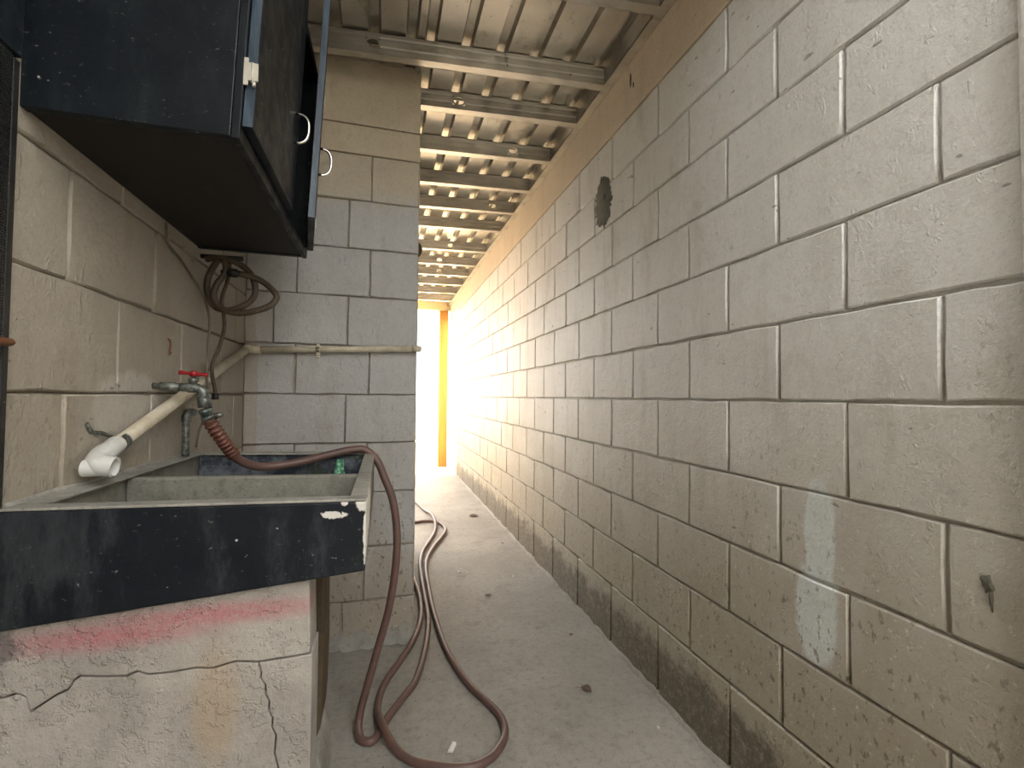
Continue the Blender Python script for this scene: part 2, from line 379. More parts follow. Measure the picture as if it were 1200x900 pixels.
# ------------------------------------------------------------ roof
ce = bpy.data.objects.new('ceiling', None); col.objects.link(ce); ce['kind'] = 'structure'
ce.location = (.2, 3.5, TOP); BASE[ce.name] = (.2, 3.5, TOP)
def sheet(ribs, x0, x1, y0, y1, dz):
    prof = [(x0, 0)]
    for r in ribs: prof += [(r-.026, 0), (r-.017, .026), (r+.017, .026), (r+.026, 0)]
    prof.append((x1, 0)); mb = MB(); ny = 2; vs = []
    for y in (y0, y1):
        for th in (0, .0012): vs += [(x, y, TOP+dz+z+th) for x, z in prof]
    n = len(prof); fs = []
    for i in range(n-1):
        fs += [(i, i+1, 2*n+i+1, 2*n+i), (n+i, 3*n+i, 3*n+i+1, n+i+1)]
        fs += [(i, n+i, n+i+1, i+1), (2*n+i, 2*n+i+1, 3*n+i+1, 3*n+i)]
    mb.add(vs, fs)
    return obj('roof_sheet', mb, M['sheet'], ce)
ra = [.169+.152*k for k in range(6)]; rb = [.09-.152*k for k in range(6)]
Y0R = .35
sheet(ra, .128, 1.12, Y0R, 3.75, .001); sheet(ra, .128, 1.12, 3.70, 7.45, .0035)
sheet(rb[::-1], -.76, .136, -1.3, 3.75, .005); sheet(rb[:2][::-1], -.12, .136, 3.70, 7.45, .0075)
# purlins: C sections across the passage, web towards the camera, some with a punched hole
PZ0, PZ1 = 2.528, 2.613
def purlin(y, x0, x1, holes=(), grow=0.0, dy=.045):
    th = .0022; sk = -.09; Y = lambda x: y + sk*(x-.15)
    z0, z1 = PZ0-grow, PZ1-(grow and .002); mb = MB()
    # web profile with two pressed grooves, swept along x in segments; a hexagonal hole where punched
    prof = [(0, z0), (0, z0+.020), (.004, z0+.024), (.004, z0+.032), (0, z0+.036), (0, z1-.030), (.004, z1-.026), (.004, z1-.018), (0, z1-.014), (0, z1)]
    xs = [x0]; 
    for h in sorted(holes): xs += [h-.03, h+.03]
    xs.append(x1)
    def seg(a, b, pr):
        n = len(pr); vs = [(a, Y(a)+d, z) for d, z in pr] + [(b, Y(b)+d, z) for d, z in pr] + [(a, Y(a)+d+th, z) for d, z in pr] + [(b, Y(b)+d+th, z) for d, z in pr]
        fs = []
        for i in range(n-1): fs += [(i, n+i, n+i+1, i+1), (2*n+i, 2*n+i+1, 3*n+i+1, 3*n+i)]
        mb.add(vs, fs)
    for k in range(0, len(xs)-1, 2): seg(xs[k], xs[k+1], prof)
    for h in holes:
        cz = (z0+z1)/2; rx, rz = .026, .018; N = 12
        seg(h-.03, h+.03, [(0, z0), (0, cz-.022)]); seg(h-.03, h+.03, [(0, cz+.022), (0, z1)])
        inn = [(h+rx*math.cos(2*PI*i/N), cz+rz*math.sin(2*PI*i/N)) for i in range(N)]
        out = []
        for i in range(N):
            c, s_ = math.cos(2*PI*i/N), math.sin(2*PI*i/N); k = 1/max(abs(c), abs(s_)); out.append((h+.03*c*k, cz+.022*s_*k))
        vs = [(x, Y(x), z) for x, z in inn+out] + [(x, Y(x)+th, z) for x, z in inn+out]
        fs = []
        for i in range(N):
            j = (i+1) % N; fs += [(i, j, N+j, N+i), (2*N+i, 3*N+i, 3*N+j, 2*N+j), (i, 2*N+i, 2*N+j, j)]
        mb.add(vs, fs)
    for (za, zb) in ((z0, z0+th), (z1-th, z1)):     # flanges
        mb.hexa([(x0, Y(x0), za), (x1, Y(x1), za), (x1, Y(x1)+dy, za), (x0, Y(x0)+dy, za), (x0, Y(x0), zb), (x1, Y(x1), zb), (x1, Y(x1)+dy, zb), (x0, Y(x0)+dy, zb)])
    for (za, zb) in ((z0, z0+.014), (z1-.014, z1)): # lips
        mb.hexa([(x0, Y(x0)+dy-th, za), (x1, Y(x1)+dy-th, za), (x1, Y(x1)+dy, za), (x0, Y(x0)+dy, za), (x0, Y(x0)+dy-th, zb), (x1, Y(x1)+dy-th, zb), (x1, Y(x1)+dy, zb), (x0, Y(x0)+dy, zb)])
    return obj('purlin', mb, M['steel'], ce)
PY = [(.62, []), (1.10, []), (1.54, []), (1.98, [-.07]), (2.29, [.335]), (2.695, [.72]), (3.11, []), (3.51, [.78]), (3.92, []), (4.52, [.60]), (5.02, [.55]), (5.47, [.6]), (5.93, []), (6.43, []), (6.93, [])]
for y, h in PY: purlin(y-.03, -.72 if y < 2.1 else (XI+.004 if y < 3.4 else -.12), .945, h)
purlin(1.944, -.70, .345, [-.07], .006, .040)
# hat-shaped edge channel and flashing strip along the top of the right wall
mb = MB(); mb.box((.945, Y0R, 2.53), (.948, 7.3, TOP)); mb.box((.945, Y0R, 2.53), (XR-.004, 7.3, 2.533)); obj('edge_channel', mb, M['steel'], ce)
mb = MB(); mb.box((XR-.014, Y0R, 2.565), (XR-.003, 7.3, 2.585)); obj('flashing_strip', mb, M['beam'], ce)
mb = MB()
for y, _ in PY[:8]:
    for r in ra: 
        if random.random() < .55: mb.tube([(r+.06, y+.0, TOP), (r+.06, y+.0, TOP-.055)], .0016, 6)
# screws poking through the purlins
for (x, y) in ((.50, 1.925), (.79, 1.90)):
    obj('screw', MB().tube([(x, y, TOP), (x-.002, y-.004, 2.545)], .0022, 6), M['grime'], ce)
# unseen walls added to block and shape the light
struct('wall_back_blocker', MB().box((-3.2, -1.42, -.3), (.10, -1.25, 2.66)), M['left'])  # added to block light from the left behind the camera
ho = struct('wall_sun_blocker', MB().box((-3.6, -6, -.3), (-2.7, 7.4, 4.2)), M['blocker'])  # added to keep the sun off all but the far passage
struct('wall_sky_blocker', MB().box((-9, -4.8, -.3), (9, -4.6, 2.3)), M['end'])  # added to cut low sky light from behind
# header and post at the far end
tag(obj('header_beam', MB().box((-.2, 7.27, 2.46), (1.10, 7.36, 2.60)), M['beam'], None, .004), 'pale timber header beam across the far end of the passage under the roof', 'beam')
tag(obj('timber_post', MB().box((.825, 7.275, -.12), (.965, 7.36, 2.46)), M['post'], None, .005), 'tall orange timber post at the far end of the passage beside the right wall', 'post')
# round dark can hanging behind the end of the wall
th_ = thing('hanging_disc', 'dark round disc hanging under the roof, half hidden behind the end wall', 'disc', (.215, 4.05, 2.31))
obj('disc', MB().tube([(.215, 4.04, 2.375), (.215, 4.05, 2.375), (.215, 4.058, 2.375)], [.078, .086, .07], 32), M['grime'], th_)
obj('hanger', MB().tube([(.215, 4.05, 2.45), (.215, 4.05, 2.62)], .003, 6), M['steel'], th_)

# ------------------------------------------------------------ sink
sk = thing('laundry_sink', 'black-fronted concrete laundry sink with a worn grey rim against the left wall', 'sink', (-.3, 1.26, .74))
SX0, SX1, SY0, SY1 = XL+.002, -.028, .895, 1.64
zt = lambda x: .921 + (-.011)*(x-SX0)/(SX1-SX0)           # rim height
zb = lambda x: .733 + .045*(x-SX0)/(SX1-SX0)              # bottom slopes up to the right
def slab(mb, x0, x1, y0, y1, d0, d1, top=True):            # d: below the rim
    mb.hexa([(x0, y0, zt(x0)-d1), (x1, y0, zt(x1)-d1), (x1, y1, zt(x1)-d1), (x0, y1, zt(x0)-d1), (x0, y0, zt(x0)-d0), (x1, y0, zt(x1)-d0), (x1, y1, zt(x1)-d0), (x0, y1, zt(x0)-d0)])
def lower(mb, x0, x1, y0, y1, d0):
    mb.hexa([(x0, y0, zb(x0)), (x1, y0, zb(x1)), (x1, y1, zb(x1)), (x0, y1, zb(x0)), (x0, y0, zt(x0)-d0), (x1, y0, zt(x1)-d0), (x1, y1, zt(x1)-d0), (x0, y1, zt(x0)-d0)])
mb = MB(); lower(mb, SX0, SX1, SY0, SY0+.028, .004); obj('apron', mb, M['navy'], sk, .004)
mb = MB(); lower(mb, SX1-.022, SX1, SY0+.029, SY1, .004); obj('side_panel', mb, M['navy'], sk, .003)
mb = MB(); lower(mb, SX0+.03, SX1-.023, SY1-.03, SY1, .004); obj('back_panel', mb, M['basin_blue'], sk, .003)
mb = MB(); lower(mb, SX0, SX0+.025, SY0+.029, SY1, .004); obj('side_panel', mb, M['sink_in'], sk, .003)
mb = MB(); slab(mb, SX0+.026, SX1-.023, SY0+.029, SY1-.031, .112, .130); obj('basin_floor', mb, M['sink_in'], sk)
mb = MB(); slab(mb, SX0+.026, SX1-.023, 1.205, 1.228, .006, .111); obj('divider', mb, M['sink_in'], sk, .005)
# sloping washboard ribs on the front tray
mb = MB()
for i in range(11):
    y = .945+.022*i; mb.tube([(SX0+.05, y, zt(SX0)-.110+.002*i), (SX1-.035, y, zt(SX1)-.110+.002*i)], .006, 8)
obj('washboard', mb, M['sink_in'], sk)
mb = MB()
slab(mb, SX0, SX1, SY0-.001, SY0+.030, -.001, .004)
slab(mb, SX1-.030, SX1+.001, SY0+.030, SY1, -.001, .004); slab(mb, SX0, SX1-.03, SY1-.045, SY1, -.001, .004)
slab(mb, SX0, SX0+.042, SY0+.03, SY1-.045, -.001, .004)
obj('rim', mb, M['rim'], sk, .0015)
# rounded bead of cement where rim meets wall
obj('cement_bead', MB().tube([(SX0+.001, y, zt(SX0)+.001+random.uniform(-.0015, .0015)) for y in [SY0+.01+.05*i for i in range(15)]], .006, 8), M['rim'], sk)

# base under the sink
ba = thing('masonry_base', 'cracked whitewashed masonry base with a faded pink spray stripe under the sink', 'masonry base', (-.36, .95, 0))
YB0, YB1 = .908, .990
topz = lambda x: zb(x) - .003
crk = [(-.120, .637), (-.15, .6345), (-.206, .634), (-.24, .638), (-.275, .633), (-.30, .6365), (-.334, .635), (-.37, .637), (-.385, .643), (-.40, .6375), (-.44, .642), (-.462, .648), (-.472, .640), (-.478, .628), (-.492, .622), (-.505, .615), (-.526, .602), (-.531, .625), (-.545, .632), (-.558, .630), (-.569, .630)]
crk = [(x+random.uniform(-.001, .001), z+random.uniform(-.0012, .0012)) for x, z in crk]
vc = [(-.206, .630), (-.200, .612), (-.201, .603), (-.193, .59), (-.193, .575), (-.186, .56), (-.187, .545), (-.180, .53), (-.181, .515), (-.174, .50), (-.176, .47), (-.169, .44), (-.17, .35), (-.166, .2), (-.168, 0)]
up = [(-.569, topz(-.569)), (-.124, topz(-.124))]
obj('masonry_piece', MB().prism_y(list(reversed(crk)) + list(reversed(up)), YB0, YB1), M['base'], ba, .003)
g = .0032
low = [(x, z-g) for x, z in crk]
iv = 2
left_low = list(reversed([p for p in low[iv:]])) + [(x-.0012, z) for x, z in vc[1:]] + [(-.569, 0)]
obj('masonry_piece', MB().prism_y(left_low[::-1], YB0+.002, YB1), M['base'], ba, .002)
right_low = [(-.117, 0)] + [(-.117, low[0][1]), low[1], (low[2][0]+.002, low[2][1])] + [(x+.0012, z) for x, z in vc[1:]]
obj('masonry_piece', MB().prism_y(right_low[::-1], YB0+.0015, YB1+.004), M['base'], ba, .002)
obj('crack_backing', MB().box((-.565, YB0+.012, .0), (-.128, YB1-.004, .70)), M['grime'], ba)  # dark backing added so the crack gaps look shaded
pr = thing('sink_pier', 'narrow brown concrete pier standing behind the masonry base, under the right side of the sink', 'pier', (-.25, 1.46, 0))
poly = [(-.40, .15), (-.20, .152), (-.165, .165), (-.152, .20), (-.148, .26), (-.146, .40), (-.148, .56), (-.147, .769), (-.40, .755)]
obj('pier', MB().prism_y(poly, 1.36, 1.50), M['pier'], pr, .006)
obj('footing', MB().prism_y([(-.42, 0), (-.135, 0), (-.142, .10), (-.155, .149), (-.42, .149)], 1.33, 1.53), M['footing'], pr, .01)

# green scrap and leaf on the sink
tag(obj('bottle_cap_scrap', MB().tube([(-.135, 1.55, .812), (-.133, 1.555, .85), (-.131, 1.56, .898)], [.016, .018, .010], 12), M['green']), 'small green plastic scrap in the far corner of the sink under the hose', 'plastic scrap')

# ------------------------------------------------------------ wall cabinet
cb = thing('wall_cabinet', 'black painted wall cabinet with two slightly open doors above the sink', 'cabinet', (-.41, 1.29, 1.56))
CX0, CX1, CY0, CY1, CZ0, CZ1 = XL+.002, -.270, .908, 1.655, 1.558, 2.17
def shear(mb):
    mb.v = [(x + .042*(z-CZ0)*(x-CX0)/(CX1-CX0), y, z) for x, y, z in mb.v]; return mb
def bx(*b):
    mb = MB()
    for a in b: mb.box(a[0], a[1])
    return shear(mb)
obj('side_panel', bx(((CX0, CY0, CZ0), (CX1, CY0+.018, CZ1))), M['cab'], cb, .002)
obj('side_panel', bx(((CX0, CY1-.018, CZ0), (CX1, CY1, CZ1))), M['cab'], cb, .002)
obj('bottom_panel', bx(((CX0, CY0+.018, CZ0+.004), (CX1, CY1-.018, CZ0+.020))), M['cab_dark'], cb)
obj('top_panel', bx(((CX0, CY0+.018, CZ1-.018), (CX1, CY1-.018, CZ1))), M['cab_dark'], cb)
obj('back_panel', bx(((CX0, CY0+.018, CZ0+.02), (CX0+.006, CY1-.018, CZ1-.018))), M['cab_dark'], cb)
obj('shelf', bx(((CX0+.006, CY0+.018, 1.86), (CX1-.03, CY1-.018, 1.875))), M['cab_dark'], cb)
obj('face_frame', bx(((CX1+.0005, CY0+.001, CZ0-.002), (CX1+.014, CY0+.028, CZ1)), ((CX1+.0005, CY1-.028, CZ0-.002), (CX1+.014, CY1, CZ1)),
    ((CX1+.0005, CY0+.028, CZ0-.002), (CX1+.014, CY1-.028, CZ0+.026)), ((CX1+.0005, CY0+.028, CZ1-.03), (CX1+.014, CY1-.028, CZ1))), M['cab'], cb, .001)
def door(hx, hy, ang, L, z0, z1, sgn, name='door'):
    """door hinged at hx,hy; runs from the hinge along sgn*y turned by ang towards +x"""
    u = Vector((math.sin(ang), sgn*math.cos(ang), 0)); nrm = Vector((math.cos(ang), -sgn*math.sin(ang), 0)); th = .018
    def P(s, t, z):
        q = Vector((hx, hy, z)) + u*s + nrm*t; return (q.x + .047*(z-z0), q.y, q.z)
    mb = MB(); mb.hexa([P(0,0,z0), P(L,0,z0), P(L,th,z0), P(0,th,z0), P(0,0,z1), P(L,0,z1), P(L,th,z1), P(0,th,z1)])
    if sgn < 0: mb.f = [f[::-1] for f in mb.f]
    d = obj(name, mb, M['cab'], cb, .0015)
    e0, e1 = (-.0006, .002) if sgn > 0 else (L-.002, L+.0006)
    mb = MB(); mb.hexa([P(e0,.001,z0+.001), P(e1,.001,z0+.001), P(e1,th-.001,z0+.001), P(e0,th-.001,z0+.001), P(e0,.001,z1), P(e1,.001,z1), P(e1,th-.001,z1), P(e0,th-.001,z1)])
    obj('worn_edge', mb, M['cab_edge'], d)
    return d, P
d1, P1 = door(-.2545, .918, .0, .385, 1.583, 2.21, 1)
d2, P2 = door(-.2545, 1.652, .150, .315, 1.583, 2.215, -1)
def handle(P, s, zc, par, h=.075):
    pts = []
    for i in range(17):
        a = PI*i/16; k = abs(math.cos(a))**.80*(1 if math.cos(a) > 0 else -1); b = math.sin(a)**.70 if math.sin(a) > 0 else 0
        pts.append(P(s, .018+.032*b, zc+k*h/2))
    hh = obj('handle', MB().tube(pts, .0036, 10), M['chrome'], par)
handle(P1, .335, 1.775, d1); handle(P2, .285, 1.755, d2)
for dd, PP, s, sg in ((d1, P1, .004, 1), (d2, P2, .004, 1)):
    for zc in (1.68, 2.10):
        mb = MB(); q = Vector(PP(-.004, .012, zc))
        mb.tube([q+Vector((0, -.002, -.017)), q+Vector((0, -.002, .017))], .0045, 10)
        y = -1 if dd is d1 else 1
        mb.box((q.x-.014, q.y-.005 if y < 0 else q.y+.003, zc-.025), (q.x-.006, q.y-.003 if y < 0 else q.y+.005, zc+.025)); mb.box((q.x-.006, q.y-.006 if y<0 else q.y+.004, zc-.016), (q.x+.010, q.y-.003 if y < 0 else q.y+.006, zc+.016))
        mb.tube([q+Vector((.003, -.004, -.026)), q+Vector((.003, -.004, -.017))], .0035, 8)
        obj('hinge', mb, M['hinge'], dd)

# ------------------------------------------------------------ pipes
pp = thing('drain_pipe', 'cream plastic waste pipe along the left and end walls, ending in a white open elbow', 'pipe', (-.55, 1.5, 1.1))
r = .0165
c0 = (-.543, 2.125, 1.292); a0 = (-.543, 1.105, .972)
obj('pipe_run', MB().tube([(-.543, 1.125, .979), (-.543, 2.10, 1.286)], r*.92, 20), M['pvc'], pp)
obj('pipe_run', MB().tube([(-.53, 2.137, 1.288), (.128, 2.137, 1.3155)], r*.86, 20), M['pvc'], pp)
obj('elbow', MB().tube(spline([(-.543, 2.075, 1.279), (-.543, 2.115, 1.289), (-.540, 2.132, 1.29), (-.52, 2.137, 1.2885), (-.50, 2.137, 1.289)], 4), r*1.08, 16), M['pvc'], pp)
obj('pipe_cap', MB().tube([(.118, 2.137, 1.315), (.150, 2.137, 1.3165), (.158, 2.137, 1.317), (.163, 2.137, 1.317)], [.0155, .0155, .013, .007], 16), M['pvc'], pp)
# open white elbow: swept outer skin and a dark bore
e = spline([(-.543, 1.165, .9925), (-.543, 1.125, .9795), (-.5425, 1.108, .9735), (-.5385, 1.091, .967), (-.530, 1.080, .962), (-.518, 1.0765, .959), (-.503, 1.0765, .956)], 4)
mb = MB(); mb.tube(e, [r*1.12]*4 + [r*1.22]*(len(e)-4), 22, caps=False)
mb.tube([e[-1], Vector(e[-1])-Vector((.05, 0, 0))], r*1.0, 22, caps=False)
n = 22; vs = mb.v[len(e)*n-n:len(e)*n]; vi = mb.v[len(e)*n:len(e)*n+n]
ctr = Vector(e[-1]); ang = [math.atan2(v[2]-ctr.z, v[1]-ctr.y) for v in vs]; idx = sorted(range(n), key=lambda i: ang[i])
ang2 = [math.atan2(v[2]-ctr.z, v[1]-ctr.y) for v in vi]; idx2 = sorted(range(n), key=lambda i: ang2[i])
mb.add([vs[i] for i in idx]+[vi[i] for i in idx2], [(i, (i+1) % n, n+(i+1) % n, n+i) for i in range(n)])
obj('elbow', mb, M['pvc_white'], pp)
def strap(cx_, par, horizontal=True):
    pass
mb = MB()                                                   # grey clip on the sloping run
cc = Vector((-.543, 1.178, .9965)); d_ = Vector((0, 1, .315)).normalized(); n1 = Vector((1, 0, 0)); n2 = d_.cross(n1)
arc = [cc + (n1*math.cos(a)+n2*math.sin(a))*(r*1.02) for a in [PI*(-.35)+PI*1.25*i/14 for i in range(15)]]
for q, w in ((arc, .0075),):
    vs = []; 
    for p in q: vs += [p-d_*w, p+d_*w, p+d_*w+(p-cc)*.14, p-d_*w+(p-cc)*.14]
    fs = [(4*i+j, 4*i+(j+1) % 4, 4*i+4+(j+1) % 4, 4*i+4+j) for i in range(len(q)-1) for j in range(4)]
    mb.add(vs, fs)
mb.tube([(-.556, 1.170, 1.010), (-.562, 1.148, 1.018), (-.566, 1.120, 1.022), (-.5665, 1.106, 1.040)], .0042, 8)
obj('pipe_clip', mb, M['zinc'], pp)
mb = MB(); x = -.278; zc = 1.2985
vs = []; q = [(zc+.0135*math.sin(a), 2.137-.0140*math.cos(a)) for a in [-PI/2+PI*i/10 for i in range(11)]]
q = [(zc-.034, 2.151), (zc-.0145, 2.151)] + q + [(zc+.0145, 2.151), (zc+.026, 2.151)]
for (z_, y_) in q: vs += [(x-.007, y_-.0015, z_), (x+.007, y_-.0015, z_), (x+.007, y_+.001, z_), (x-.007, y_+.001, z_)]
mb.add(vs, [(4*i+j, 4*i+(j+1) % 4, 4*i+4+(j+1) % 4, 4*i+4+j) for i in range(len(q)-1) for j in range(4)])
s_ = obj('pipe_clip', mb, M['chrome'], pp); obj('screw', MB().tube([(x, 2.147, zc-.025), (x, 2.151, zc-.025)], .003, 8), M['grime'], s_)
# grey riser behind the faucet
gp = thing('riser_pipe', 'short dark grey metal pipe with an elbow rising from the sink beside the left wall', 'pipe', (-.545, 1.53, .92))
obj('pipe_run', MB().tube(spline([(-.547, 1.532, .923), (-.547, 1.532, 1.0), (-.547, 1.532, 1.025), (-.547, 1.542, 1.042), (-.547, 1.56, 1.046)], 4), .0095, 14), M['zinc'], gp)
obj('elbow', MB().tube(spline([(-.547, 1.532, 1.02), (-.547, 1.535, 1.036), (-.547, 1.548, 1.045), (-.547, 1.57, 1.046), (-.553, 1.60, 1.046), (-.566, 1.625, 1.046)], 4), [.0125]*14+[.010]*7, 14), M['zinc'], gp)

# faucet
fa = thing('faucet', 'old grey metal garden faucet with a red handle on the left wall', 'faucet', (-.571, 1.379, 1.119))
YF = 1.379
obj('inlet_pipe', MB().tube([(-.575, YF, 1.121), (-.555, YF, 1.120), (-.553, YF, 1.120), (-.538, YF, 1.119), (-.536, YF, 1.119), (-.520, YF, 1.118), (-.518, YF, 1.118), (-.505, YF, 1.118)],
    [.008, .008, .0115, .0115, .0125, .0125, .010, .010], 14), M['zinc'], fa)
obj('body', MB().tube(spline([(-.508, YF, 1.118), (-.49, YF, 1.117), (-.47, YF, 1.116), (-.458, YF-.0, 1.109), (-.4545, YF, 1.096), (-.4525, YF, 1.078)], 4), [.0105]*4+[.0125]*5+[.0115]*6+[.013]*6, 16), M['zinc'], fa)
obj('outlet_nut', MB().tube([(-.4545, YF, 1.094), (-.4505, YF, 1.066)], .0165, 6), M['zinc'], fa)
obj('bonnet', MB().tube([(-.479, YF, 1.122), (-.479, YF, 1.132), (-.479, YF, 1.133), (-.479, YF, 1.142)], [.009, .009, .0125, .0125], 8), M['zinc'], fa)
obj('stem', MB().tube([(-.479, YF, 1.140), (-.479, YF, 1.153)], .004, 8), M['zinc'], fa)
mb = MB(); mb.tube([(-.511, YF-.003, 1.156), (-.506, YF-.003, 1.156), (-.488, YF-.001, 1.154), (-.484, YF, 1.154)], [.0050, .0058, .0035, .004], 10)
mb.tube([(-.474, YF, 1.153), (-.470, YF, 1.153), (-.452, YF+.002, 1.151), (-.447, YF+.002, 1.151)], [.004, .0035, .0055, .0048], 10)
mb.tube([(-.479, YF, 1.146), (-.479, YF, 1.148), (-.479, YF, 1.158), (-.479, YF, 1.161)], [.006, .0095, .0095, .005], 12)
obj('handle', mb, M['red'], fa)

# ------------------------------------------------------------ main hose
hs = thing('garden_hose', 'long red-brown rubber garden hose from the faucet over the sink to loops on the floor', 'hose', (.1, 1.6, 0))
air = [(-.4505, 1.379, 1.060), (-.441, 1.385, 1.030), (-.428, 1.400, .998), (-.412, 1.430, .957), (-.398, 1.465, .922), (-.374, 1.50, .898), (-.338, 1.53, .885), (-.252, 1.56, .892), (-.160, 1.58, .912), (-.095, 1.59, .924), (-.055, 1.592, .921), (-.018, 1.587, .886),
       (.006, 1.58, .831), (.034, 1.575, .755), (.048, 1.57, .655), (.046, 1.57, .550), (.028, 1.58, .410), (-.006, 1.59, .275), (-.040, 1.60, .145), (-.060, 1.598, .060)]
hr = .0125
# along the floor: out to the far bend, back round the near loop, and off again beside the wall
flo = [(-.058, 1.570, .022), (-.040, 1.548, .014), (-.010, 1.552, .0135), (.030, 1.640, .0135), (.085, 1.735, .0135), (.137, 1.830, .0135), (.188, 2.035, .0135), (.222, 2.26, .0135), (.230, 2.45, .0135), (.232, 2.67, .0135), (.236, 2.88, .0135),
       (.246, 3.08, .0135), (.280, 3.30, .0135), (.345, 3.52, .0135), (.415, 3.78, .0135), (.440, 4.02, .030), (.43, 4.25, .036), (.39, 4.50, .014), (.33, 4.86, .0135), (.22, 5.2, .0135), (.10, 5.1, .0135), (.06, 4.7, .0135), (.10, 4.3, .0135),
       (.25, 4.09, .0135), (.35, 4.10, .0135), (.44, 4.07, .0135), (.495, 3.94, .0135), (.500, 3.78, .0135), (.44, 3.58, .0135), (.355, 3.36, .0135), (.290, 3.12, .0135), (.268, 2.90, .0135), (.262, 2.68, .0135), (.258, 2.46, .0135), (.262, 2.25, .0135), (.275, 2.02, .0135),
       (.305, 1.84, .0135), (.340, 1.71, .0135), (.375, 1.625, .0135), (.401, 1.54, .0135), (.392, 1.46, .0135), (.345, 1.395, .0135), (.285, 1.365, .0135), (.215, 1.372, .0135), (.141, 1.405, .0135), (.095, 1.435, .0135), (.055, 1.478, .020), (.028, 1.525, .034), (.012, 1.575, .038), (.000, 1.64, .026),
       (-.004, 1.70, .014), (.006, 1.78, .0135), (.030, 1.86, .0135), (.085, 1.98, .0135), (.135, 2.10, .0135), (.172, 2.22, .0135), (.196, 2.36, .0135), (.203, 2.50, .0135), (.202, 2.64, .0135), (.190, 2.80, .0135), (.175, 2.98, .0135), (.166, 3.25, .0135), (.15, 3.55, .0135), (.08, 3.75, .0135)]
obj('hose_tube', MB().tube(spline(air+flo, 7), hr, 14), M['hose'], hs)
# ribbed sleeve
sp = spline(air, 7); pts = sp[8:30]; rad = []; out = []
path = sp[7:27]; L = [0]
for a_, b_ in zip(path[:-1], path[1:]): L.append(L[-1]+(b_-a_).length)
tot = L[-1]; N = 10*8
def at(s):
    for i in range(len(L)-1):
        if L[i+1] >= s: return path[i].lerp(path[i+1], (s-L[i])/max(1e-6, L[i+1]-L[i]))
    return path[-1]
for i in range(N+1):
    out.append(at(tot*i/N)); rad.append(.0142 + (.0036 if (i % 8) in (0, 1) else 0) - .0010*(i/N))
sl = obj('ribbed_sleeve', MB().tube(out, rad, 16), M['sleeve'], hs)
mb = MB(); q = Vector(air[0]); dn = (Vector(air[1])-q).normalized()
mb.tube([q-dn*.002, q+dn*.006, q+dn*.008, q+dn*.016], [.0168, .0168, .0150, .0150], 18)
mb.tube([q+dn*.017, q+dn*.026], .0182, 18); mb.tube([q+dn*.021+Vector((.016, -.004, .004)), q+dn*.021+Vector((.034, -.004, .006))], .0062, 8)
obj('hose_clamp', mb, M['zinc'], hs)

# ------------------------------------------------------------ hanging coil, cables
co = thing('hose_coil', 'dark brown coil of thin hose hanging under the far end of the cabinet', 'hose', (-.46, 1.68, 1.46))
X = lambda x: max(x, -.552)
lp = [(-.555, 1.675, 1.533), (-.525, 1.665, 1.537), (-.485, 1.672, 1.535), (-.442, 1.68, 1.512), (-.420, 1.685, 1.475), (-.418, 1.69, 1.43), (-.445, 1.69, 1.395), (-.490, 1.69, 1.375), (-.530, 1.69, 1.382), (-.551, 1.685, 1.42), (-.553, 1.68, 1.46), (-.540, 1.675, 1.50), (-.518, 1.665, 1.53), (-.500, 1.66, 1.525), (-.497, 1.66, 1.49), (-.520, 1.66, 1.45), (-.527, 1.66, 1.41), (-.505, 1.66, 1.375),
      (-.46, 1.66, 1.362), (-.41, 1.66, 1.372), (-.365, 1.66, 1.392), (-.346, 1.66, 1.418), (-.355, 1.66, 1.44), (-.385, 1.665, 1.468), (-.42, 1.665, 1.484), (-.455, 1.66, 1.49)]
obj('hose_tube', MB().tube(spline(lp, 7), .0098, 12), M['coil'], co)
obj('coupling', MB().tube([(-.452, 1.66, 1.490), (-.462, 1.66, 1.4905), (-.463, 1.66, 1.4905), (-.486, 1.66, 1.492), (-.487, 1.66, 1.492), (-.508, 1.66, 1.492)], [.0098, .0098, .0145, .0145, .0085, .0085], 12), M['black'], co)
tag(obj('wooden_peg', MB().tube([(-.570, 1.672, 1.541), (-.45, 1.672, 1.543)], .0075, 8), M['black']), 'short black peg holding the hose coil, sticking out of the left wall', 'peg')
t1 = obj('hanging_tube', MB().tube(spline([(-.496, 1.70, 1.535), (-.500, 1.70, 1.48), (-.508, 1.675, 1.41), (-.510, 1.70, 1.36), (-.510, 1.709, 1.317), (-.508, 1.66, 1.25), (-.508, 1.605, 1.197), (-.508, 1.605, 1.158), (-.508, 1.630, 1.12), (-.508, 1.638, 1.097)], 6), .0058, 10), M['coil'])
tag(t1, 'brown tube hanging down behind the faucet from the hose coil, ending in a black plug', 'tube')
obj('plug', MB().tube([(-.508, 1.638, 1.102), (-.508, 1.638, 1.084)], .0095, 12), M['black'], t1)
tag(obj('thin_cable', MB().tube(spline([(-.562, 1.405, 1.553), (-.561, 1.42, 1.503), (-.561, 1.50, 1.482), (-.562, 1.59, 1.452), (-.545, 1.62, 1.41), (-.520, 1.60, 1.345), (-.514, 1.59, 1.29), (-.512, 1.573, 1.208), (-.512, 1.57, 1.156), (-.520, 1.60, 1.10), (-.545, 1.66, 1.03), (-.560, 1.67, .985), (-.561, 1.65, .935)], 6), .0032, 8), M['cable']), 'thin grey-brown cable running down the left wall from the cabinet past the hose coil', 'cable')
tag(obj('bent_nail', MB().tube(spline([(-.574, 1.46, 1.252), (-.566, 1.455, 1.248), (-.560, 1.45, 1.236), (-.560, 1.445, 1.218), (-.562, 1.452, 1.208), (-.563, 1.46, 1.214)], 4), .0022, 6), M['rust']), 'small rusty bent nail in the left wall above the faucet', 'nail')

